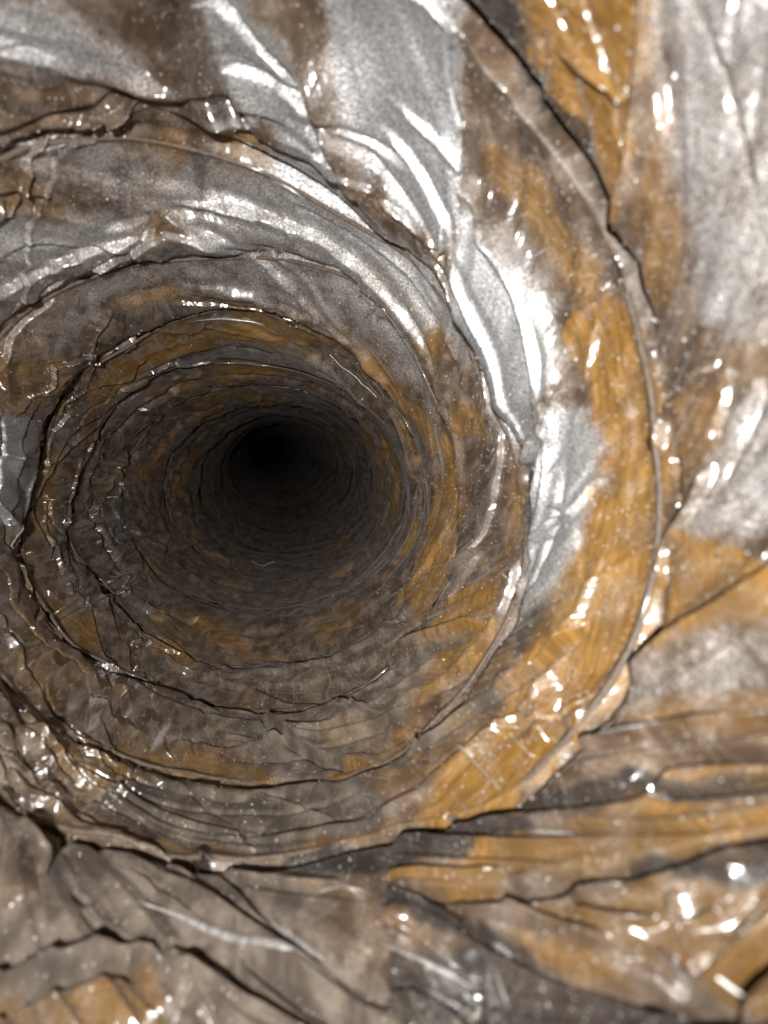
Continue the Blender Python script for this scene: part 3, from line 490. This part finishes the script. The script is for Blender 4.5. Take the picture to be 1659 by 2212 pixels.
def surface(phi, t):
    v0, v1 = v_of(wire_w(phi)), v_of(wire_w(phi + TAU))
    v = v0 + (v1 - v0) * t; w = w_of(v); th = phi
    d0, d1 = v - v0, v1 - v; gap = np.clip((v1 - v0) / .38, .25, 1.1)
    n1 = cyl(th, v0, 2.2, 2.0, 1.0); n2 = cyl(th, v, 1.6, 2.5, 8.0); n3 = cyl(th, v, 5.0, 6.0, 21.0)
    wire = .010 * (.5 + n1) * (np.exp(-(d0 / .011) ** 2) + np.exp(-(d1 / .011) ** 2))
    crev = np.clip(.6 + .9 * n1, .15, 1.1) * (.042 + .022 * sstep(1.0, 2.2, w)) * gap * np.exp(-((d1 - .026 * gap) / ((.016 + .008 * sstep(1.0, 2.2, w)) * gap)) ** 2)
    for mul, dp in ((2, sstep(3.0, 4.0, w) * sstep(5.9, 5.3, w)), (3, sstep(5.2, 5.9, w))):          # the coils close up further down
        fr = (t * mul) % 1.0; dd = (1 - fr) * (v1 - v0) / mul; q = np.clip(.5 + 1.4 * cyl(th, v0 + np.floor(t * mul) * .31, 2.6, 2.0, 5.0 + mul), .1, 1.2) * (t * mul < mul - 1)
        crev = crev + dp * q * (.060 * np.exp(-((dd - .022) / .013) ** 2) - .036 * fr ** 2 * sstep(.03, .06, dd))
    calm = sstep(.0, .09, d1) * sstep(.0, .05, d0)           # taut where the film is held by the wire
    bulge = (.042 + .03 * sstep(.9, 2.0, w) + .04 * n2 * calm) * gap * (.4 + .6 * sstep(-.5, .3, w)) * np.sin(PI * np.clip(t, 0, 1) ** 1.5)
    h = wire - crev + bulge + .008 * n3 * calm
    tw = th - 1.35 * v                                       # pleats run round the duct in a slow spiral
    p1 = .5 - np.abs(cyl(tw, v, 5.0, 1.1, 31.0)) * 2.4
    p2 = .5 - np.abs(cyl(tw, v, 12.0, 1.6, 47.0)) * 2.4
    h = h + (.013 * p1 + .005 * p2) * (.25 + 1.0 * sstep(-.2, .4, n2)) * (.25 + .75 * calm) * (1 - .6 * np.clip(cover('silver', th, v), 0, 1))
    deep = sstep(3.0, 5.0, w)
    rib = cyl(th, v, 2.5, 38.0, 60.0)                        # close ribs far down the duct
    h = h + deep * (.007 * (.5 - np.abs(rib) * 2.2) + .008 * cyl(th, v, 5, 26, 71.0))
    cr = np.clip(cover('crumple', th, v), 0, 1)
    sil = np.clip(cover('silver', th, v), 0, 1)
    ch, big, line = crumple(th, v)
    # the wool behind follows the film loosely (h); the clear film itself is tauter and sharper creased (hf)
    fit = sstep(0, .06, d0 + .02)
    h = h + (ch * (.018 + .05 * deep) + big * .14 * cr) * (1 - .5 * sil) * fit
    fo, fo2 = folds(th, v); h = h + fo
    p3 = .5 - np.abs(cyl(th - .9 * v, v, 26.0, 2.0, 57.0)) * 2.4      # fine gathers in the clear film
    lft = sstep(.1, -.4, np.cos(th))
    hf = h + fo2 + p3 * .0045 * sstep(-.3, .3, n2) + (ch * (.025 + .18 * lft) + big * .7 * cr) * (1 - .8 * sil) * fit
    line = line * (.35 + .65 * cr)
    z, ax, az, hx, hz = sect(w)
    def at(q): return np.stack([ax + hx * (1 - q) * np.cos(th), z, az - hz * (1 - q) * np.sin(th)], -1)
    return at(h), w, v, line, at(hf)

# ------------------------------------------------------------------ materials
class NT_:
    def __init__(s, m): s.t = m.node_tree; s.n = s.t.nodes; s.l = s.t.links
    def add(s, typ, **kw):
        n = s.n.new(typ)
        for k, v in kw.items(): setattr(n, k, v)
        return n
    def put(s, a, b):
        if isinstance(a, (int, float)): b.default_value = a
        elif isinstance(a, tuple): b.default_value = a if len(a) == 4 or b.type == 'VECTOR' else a + (1,)
        else: s.l.new(a, b)
    def math(s, op, a, b=0.0, c=0.0, clamp=False):
        n = s.add('ShaderNodeMath', operation=op, use_clamp=clamp)
        for i, x in enumerate((a, b, c)): s.put(x, n.inputs[i])
        return n.outputs[0]
    def step(s, x, lo, hi, a=0.0, b=1.0):
        n = s.add('ShaderNodeMapRange', interpolation_type='SMOOTHSTEP'); s.put(x, n.inputs[0])
        for i, q in enumerate((lo, hi, a, b)): n.inputs[1 + i].default_value = q
        return n.outputs[0]
    def mix(s, f, a, b):
        n = s.add('ShaderNodeMix', data_type='RGBA'); s.put(f, n.inputs[0]); s.put(a, n.inputs[6]); s.put(b, n.inputs[7]); return n.outputs[2]
    def mixf(s, f, a, b):
        n = s.add('ShaderNodeMix', data_type='FLOAT'); s.put(f, n.inputs[0]); s.put(a, n.inputs[2]); s.put(b, n.inputs[3]); return n.outputs[0]
    def noise(s, co, scale, detail=3.0, rough=.55, dist=0.0):
        n = s.add('ShaderNodeTexNoise'); s.put(co, n.inputs['Vector'])
        for k, q in (('Scale', scale), ('Detail', detail), ('Roughness', rough), ('Distortion', dist)): n.inputs[k].default_value = q
        return n.outputs[0]
    def voro(s, co, scale, feature='F1'):
        n = s.add('ShaderNodeTexVoronoi', feature=feature); s.put(co, n.inputs['Vector']); n.inputs['Scale'].default_value = scale; return n
    def bump(s, h, strength, dist, nrm=None):
        n = s.add('ShaderNodeBump'); s.put(h, n.inputs['Height']); n.inputs['Strength'].default_value = strength; n.inputs['Distance'].default_value = dist
        if nrm is not None: s.put(nrm, n.inputs['Normal'])
        return n.outputs[0]
def new_mat(name):
    m = bpy.data.materials.new(name); m.use_nodes = True; return m

def film_material():
    m = new_mat('duct_film'); g = NT_(m); bs = g.n['Principled BSDF']
    co = g.add('ShaderNodeTexCoord').outputs['Object']
    at = g.add('ShaderNodeAttribute', attribute_name='cover'); sp = g.add('ShaderNodeSeparateColor'); g.put(at.outputs['Color'], sp.inputs[0])
    A, S, B, D = sp.outputs[0], sp.outputs[1], sp.outputs[2], at.outputs['Alpha']
    wv = g.add('ShaderNodeAttribute', attribute_name='wear'); ws = g.add('ShaderNodeSeparateColor'); g.put(wv.outputs['Color'], ws.inputs[0])
    n_big, n_mid, line = ws.outputs[0], ws.outputs[1], ws.outputs[2]
    tw = g.add('ShaderNodeAttribute', attribute_name='twist').outputs['Vector']
    n_fine = g.noise(co, 800, 2, .6); grain = g.noise(co, 2400, 1, .6)
    streak = g.noise(tw, 1.0, 2, .6)                           # fibres of the wool behind the film
    fm = g.math('SUBTRACT', n_fine, .5)
    def edge(x, amt): return g.math('MULTIPLY_ADD', fm, amt, x)
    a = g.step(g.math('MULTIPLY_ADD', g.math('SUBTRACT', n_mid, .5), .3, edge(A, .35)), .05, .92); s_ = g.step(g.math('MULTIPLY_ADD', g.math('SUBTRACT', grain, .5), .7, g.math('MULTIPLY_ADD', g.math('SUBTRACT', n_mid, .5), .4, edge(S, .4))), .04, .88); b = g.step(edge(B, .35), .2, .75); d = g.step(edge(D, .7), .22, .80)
    amber = g.mix(g.step(streak, .3, .7), (.155, .076, .015), (.345, .178, .034))
    amber = g.mix(g.step(n_big, .45, .80), amber, (.16, .088, .028))
    brown = g.mix(g.step(n_mid, .25, .75), (.078, .050, .032), (.155, .112, .080))
    col = g.mix(a, brown, amber)
    sil = g.mix(g.step(grain, .38, .62), (.27, .29, .33), (.90, .89, .87))  # grainy grey film, with the bright sheen put into its pale tone
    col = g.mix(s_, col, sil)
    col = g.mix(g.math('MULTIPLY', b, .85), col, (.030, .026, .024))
    dcol = g.mix(g.step(n_mid, .25, .75), (.082, .063, .048), (.175, .138, .106))
    dcol = g.mix(g.step(n_big, .60, .76, 0, .7), dcol, (.07, .058, .048))
    col = g.mix(d, col, dcol)
    sv = g.voro(co, 760); rnd = g.add('ShaderNodeSeparateColor'); g.put(sv.outputs['Color'], rnd.inputs[0])
    speck = g.math('MULTIPLY', g.step(sv.outputs['Distance'], .24, .10), g.step(rnd.outputs[0], .72, .80))
    haze = g.math('MULTIPLY', g.step(grain, .50, .72, 0, .5), g.step(n_mid, .35, .8, .0, .75))
    col = g.mix(haze, col, (.44, .40, .37)); col = g.mix(g.math('MULTIPLY', speck, .6), col, (.78, .72, .64))
    col = g.mix(g.math('MULTIPLY', line, .45), col, (.55, .46, .36))
    g.put(col, bs.inputs['Base Color'])
    r = g.mixf(a, .40, .42); r = g.mixf(s_, r, .45); r = g.mixf(b, r, .24); r = g.mixf(d, r, .85)
    g.put(r, bs.inputs['Roughness'])
    g.put(g.math('MULTIPLY', s_, .72), bs.inputs['Metallic'])
    hgt = g.math('MULTIPLY_ADD', n_fine, .5, g.math('MULTIPLY', grain, g.math('MULTIPLY_ADD', s_, .7, .4)))
    g.put(g.bump(hgt, .42, .0005), bs.inputs['Normal'])
    fn = g.add('ShaderNodeAttribute', attribute_name='film_normal').outputs['Vector']
    g.put(g.bump(n_fine, .06, .0005, fn), bs.inputs['Coat Normal'])
    g.put(g.math('MULTIPLY', g.math('SUBTRACT', 1.0, d), g.mixf(s_, .95, .35)), bs.inputs['Coat Weight']); g.put(g.mixf(wv.outputs['Alpha'], .17, .30), bs.inputs['Coat Roughness'])
    g.put(g.mixf(wv.outputs['Alpha'], 1.55, 2.7), bs.inputs['Coat IOR'])
    bs.inputs['Sheen Weight'].default_value = .15; bs.inputs['Sheen Roughness'].default_value = .45; bs.inputs['Sheen Tint'].default_value = (.9, .85, .85, 1)
    return m
def plain(name, col, rough, coat=0.0, metal=0.0, bump=0.0):
    m = new_mat(name); g = NT_(m); bs = g.n['Principled BSDF']
    co = g.add('ShaderNodeTexCoord').outputs['Object']; n = g.noise(co, 700, 4, .65)
    g.put(g.mix(g.step(n, .3, .7), tuple(c * .6 for c in col), tuple(min(1, c * 1.3) for c in col)), bs.inputs['Base Color'])
    bs.inputs['Roughness'].default_value = rough; bs.inputs['Coat Weight'].default_value = coat; bs.inputs['Metallic'].default_value = metal
    bs.inputs['Coat Roughness'].default_value = .08
    if bump: g.put(g.bump(n, bump, .0008), bs.inputs['Normal'])
    return m
M_FILM = film_material()
M_WIRE = plain('wire_sleeve', (.15, .11, .08), .45, .5, 0, .4)
M_PLEAT = plain('pleat_film', (.62, .60, .57), .36, 1.0, .6, .15)  # paler than the duct film: the pleats' white highlight put into the colour
M_GRAIN = plain('dust_grain', (.80, .77, .72), .3, .6)
M_FIBRE = plain('fibre', (.62, .56, .48), .3, .3)

# ------------------------------------------------------------------ the duct
duct = bpy.data.objects.new('flexible_duct', None); C.objects.link(duct); duct.location = (0, 0, 0)
duct['label'] = 'inside of a dusty flexible air duct with crinkled amber and silver film'; duct['category'] = 'duct'

def grid_mesh(name, P, N, mat, parent, attrs=None, closed=False):
    a, b = P.shape[:2]; me = bpy.data.meshes.new(name)
    i = np.arange((a - 1) * (b - 1)); r, c = i // (b - 1), i % (b - 1)
    q = np.stack([r * b + c, r * b + c + 1, (r + 1) * b + c + 1, (r + 1) * b + c], 1).astype(np.int32)
    me.vertices.add(a * b); me.vertices.foreach_set('co', P.reshape(-1).astype(np.float32))
    me.loops.add(q.size); me.loops.foreach_set('vertex_index', q.reshape(-1))
    me.polygons.add(len(q)); me.polygons.foreach_set('loop_start', (np.arange(len(q)) * 4).astype(np.int32))
    me.update(calc_edges=True)
    me.polygons.foreach_set('use_smooth', np.ones(len(q), bool))
    for k, (typ, ch, dat) in (attrs or {}).items():
        at = me.attributes.new(k, typ, 'POINT'); at.data.foreach_set(ch, dat.reshape(-1).astype(np.float32))
    if N is not None: me.normals_split_custom_set_from_vertices(N.reshape(-1, 3).tolist())
    me.materials.append(mat); o = bpy.data.objects.new(name, me); C.objects.link(o); o.parent = parent
    return o

SAMPLES_P = []; WRAPS = {}
TH0 = PI * 1.12                                    # the turns join on the far left
for k in range(-6, 13):
    p0 = TH0 + TAU * (k - 1)
    vmid = v_of(wire_w(np.array([p0, p0 + PI])))
    wm = float(wire_w(np.array(p0 + PI)))
    if wm < -2.6: nth, nt = 240, 16
    elif wm < -1.2: nth, nt = 900, 90
    elif wm < 0: nth, nt = 2000, 200
    else:
        nth = int(np.clip(1900 * math.exp(-.30 * wm), 160, 1800)); nt = int(np.clip(170 * math.exp(-.17 * wm), 26, 170))
    dphi = TAU / nth
    phi = p0 + np.arange(-1, nth + 2) * dphi
    tau = np.linspace(0, 1, nt + 1); t = tau - .06 * np.sin(TAU * tau)
    PHI, T = np.meshgrid(phi, t, indexing='ij')
    P, w, v, ln, PF = surface(PHI, T)
    NF = np.cross(np.gradient(PF, axis=1), np.gradient(PF, axis=0)); NF /= np.linalg.norm(NF, axis=-1)[..., None] + 1e-12; NF = NF[1:-1]
    du = np.gradient(P, axis=0); dv = np.gradient(P, axis=1); N = np.cross(dv, du); N /= np.linalg.norm(N, axis=-1)[..., None] + 1e-12
    P, N, w, v, PH, ln = P[1:-1], N[1:-1], w[1:-1], v[1:-1], PHI[1:-1], ln[1:-1]
    ax = sect(w); inward = np.stack([ax[1] - P[..., 0], 0 * w, ax[2] - P[..., 2]], -1)
    if (N * inward).sum() < 0: N = -N; NF = -NF
    jt = cyl(PH, v, 9, 9, 2.0) * .025 + cyl(PH, v, 40, 40, 4.0) * .008; jv = cyl(PH, v, 9, 9, 12.0) * .025 + cyl(PH, v, 40, 40, 14.0) * .008
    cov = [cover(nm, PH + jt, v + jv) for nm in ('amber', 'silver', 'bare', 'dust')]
    up = np.clip(N[..., 2], 0, 1)
    settled = sstep(.25, .8, up) * (.35 + .35 * sstep(1.2, 4.0, w)) * (1 - .9 * cov[0]) * (1 - .9 * cov[2]) * np.clip(.6 + .9 * cyl(PH, v, 4, 4, 90.), 0, 1)
    cov[3] = np.clip(np.maximum(cov[3], settled), 0, 1) * (1 - .85 * np.clip(cover('crumple', PH, v), 0, 1))
    gen = .10 + (.20 + .42 * sstep(.3, 1.0, w)) * sstep(-.15, .55, cyl(PH - .5 * v, v, 1.7, 7.0, 77.) + .3 * cyl(PH - .4 * v, v, 4.5, 16.0, 37.))
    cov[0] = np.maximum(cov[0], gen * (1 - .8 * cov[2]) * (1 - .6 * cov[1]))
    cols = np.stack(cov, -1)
    def fbm(f, off): return sum(noise3(P[..., 0] * f * 2 ** i + off, P[..., 1] * f * 2 ** i, P[..., 2] * f * 2 ** i + off) * .6 ** i for i in range(4)) * .42 + .5
    wear = np.stack([fbm(30, 3.3), fbm(130, 8.7), ln, np.clip(cover('crumple', PH, v), 0, 1)], -1)
    twist = np.stack([np.cos(PH) * 9, np.sin(PH) * 9, v * 190], -1)
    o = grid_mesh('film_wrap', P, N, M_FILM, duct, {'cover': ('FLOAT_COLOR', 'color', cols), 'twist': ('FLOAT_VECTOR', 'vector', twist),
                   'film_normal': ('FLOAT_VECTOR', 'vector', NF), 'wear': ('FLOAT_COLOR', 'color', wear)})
    WRAPS[k] = o
    SAMPLES_P.append((P.reshape(-1, 3)[::3], N.reshape(-1, 3)[::3], w.reshape(-1)[::3]))

def locate(pts, step):
    c = smooth(pts, step); th, v = c[:, 0], c[:, 1]; w = w_of(v)
    phi = th.copy(); t = np.zeros(len(th))
    for i in range(len(th)):
        for k in range(-7, 13):
            a = th[i] + TAU * (k - round(th[i] / TAU)); v0, v1 = (float(v_of(wire_w(np.array(x)))) for x in (a, a + TAU))
            if v0 <= v[i] < v1: phi[i] = a; t[i] = (v[i] - v0) / (v1 - v0); break
    return surface(phi, t)[0], w, int(math.floor((phi[len(phi) // 2] - TH0) / TAU)) + 1
def tube(name, Q, rad, mat, parent, sides=8, flat=1.0):
    d = np.gradient(Q, axis=0); d /= np.linalg.norm(d, axis=1)[:, None] + 1e-12
    ax = np.stack(sect(w_of(np.log(np.maximum(Q[:, 1], .011))))[1:3], -1)
    inn = np.stack([ax[:, 0] - Q[:, 0], 0 * Q[:, 0], ax[:, 1] - Q[:, 2]], -1); inn /= np.linalg.norm(inn, axis=1)[:, None] + 1e-12
    sd = np.cross(d, inn); sd /= np.linalg.norm(sd, axis=1)[:, None] + 1e-12; up = np.cross(sd, d)
    ang = np.linspace(0, TAU, sides + 1)
    P = Q[:, None] + rad[:, None, None] * (np.cos(ang)[None, :, None] * sd[:, None] + flat * np.sin(ang)[None, :, None] * up[:, None])
    return grid_mesh(name, P, None, mat, parent)

# one strand of spring wire, cut into its visible turns
for k in range(0, 6):
    phi = np.linspace(TH0 + TAU * (k - 1) + (2.4 if k == 0 else 0), TH0 + TAU * k, 420)
    Q = surface(phi, np.full(420, .004))[0]
    for _ in range(30): Q[1:-1] = (Q[:-2] + 2 * Q[1:-1] + Q[2:]) / 4
    Q[:, 0] += .0006 * np.cos(phi); Q[:, 2] -= .0006 * np.sin(phi)
    tube('wire_coil', Q, np.full(420, .0008), M_WIRE, duct, 8)
for wd_, pts in PLEATS:
    Q, w, turn = locate(pts, .012); n = len(Q)
    if n < 4: Q, w, turn = locate(pts, .004); n = len(Q)
    s = np.linspace(0, 1, n); r = .1 * wd_ * np.sin(PI * np.clip(s, .02, .98)) ** 1.1 * .85
    for _ in range(14): Q[1:-1] = (Q[:-2] + 2 * Q[1:-1] + Q[2:]) / 4
    ax = np.stack(sect(w)[1:3], -1); inn = np.stack([ax[:, 0] - Q[:, 0], 0 * w, ax[:, 1] - Q[:, 2]], -1); Q = Q + inn * (r / .1 * .15)[:, None]
    tube('pleat', Q, r, M_PLEAT, WRAPS[turn], 12, .85)

# ------------------------------------------------------------------ bright grains of grit clinging to the film
AP = np.concatenate([a[0] for a in SAMPLES_P]); AN = np.concatenate([a[1] for a in SAMPLES_P]); AW = np.concatenate([a[2] for a in SAMPLES_P])
ok = np.nonzero((AW > -1.6) & (AW < 5))[0]
wgt = .25 + sstep(-.02, .06, AP[ok, 0]) + .6 * sstep(0, .08, AP[ok, 2]); pick = rng.choice(ok, 15000, replace=False, p=wgt / wgt.sum())
oct_v = np.array([(1, 0, 0), (-1, 0, 0), (0, 1, 0), (0, -1, 0), (0, 0, 1), (0, 0, -1)], float)
oct_f = np.array([(0, 2, 4), (2, 1, 4), (1, 3, 4), (3, 0, 4), (2, 0, 5), (1, 2, 5), (3, 1, 5), (0, 3, 5)])
rad = .00012 * np.exp(rng.normal(size=len(pick)) * .45) * (.7 + 2.2 * np.clip(AP[pick, 1], 0, .4))
V = AP[pick][:, None] + AN[pick][:, None] * rad[:, None, None] * .6 + rad[:, None, None] * (oct_v[None] * rng.uniform(.6, 1.3, (len(pick), 6, 1)))
Fc = (oct_f[None] + (np.arange(len(pick)) * 6)[:, None, None]).reshape(-1, 3)
me = bpy.data.meshes.new('dust_grains'); me.from_pydata(V.reshape(-1, 3).tolist(), [], Fc.tolist()); me.materials.append(M_GRAIN)
o = bpy.data.objects.new('dust_grains', me); C.objects.link(o); o.parent = duct; o['kind'] = 'stuff'

# ------------------------------------------------------------------ loose fibres
for wd_, pts, lab in FIBRES:
    Q, w, turn = locate(pts, .006)
    if len(Q) < 5: Q, w, turn = locate(pts, .002)
    for _ in range(6): Q[1:-1] = (Q[:-2] + 2 * Q[1:-1] + Q[2:]) / 4
    ax = np.stack(sect(w)[1:3], -1); inn = np.stack([ax[:, 0] - Q[:, 0], 0 * w, ax[:, 1] - Q[:, 2]], -1); Q = Q + inn * .012
    o = tube('fibre', Q, np.full(len(Q), .1 * wd_), M_FIBRE, None, 6)
    o['label'] = lab; o['category'] = 'fibre'; o['group'] = 'loose fibres in the duct'
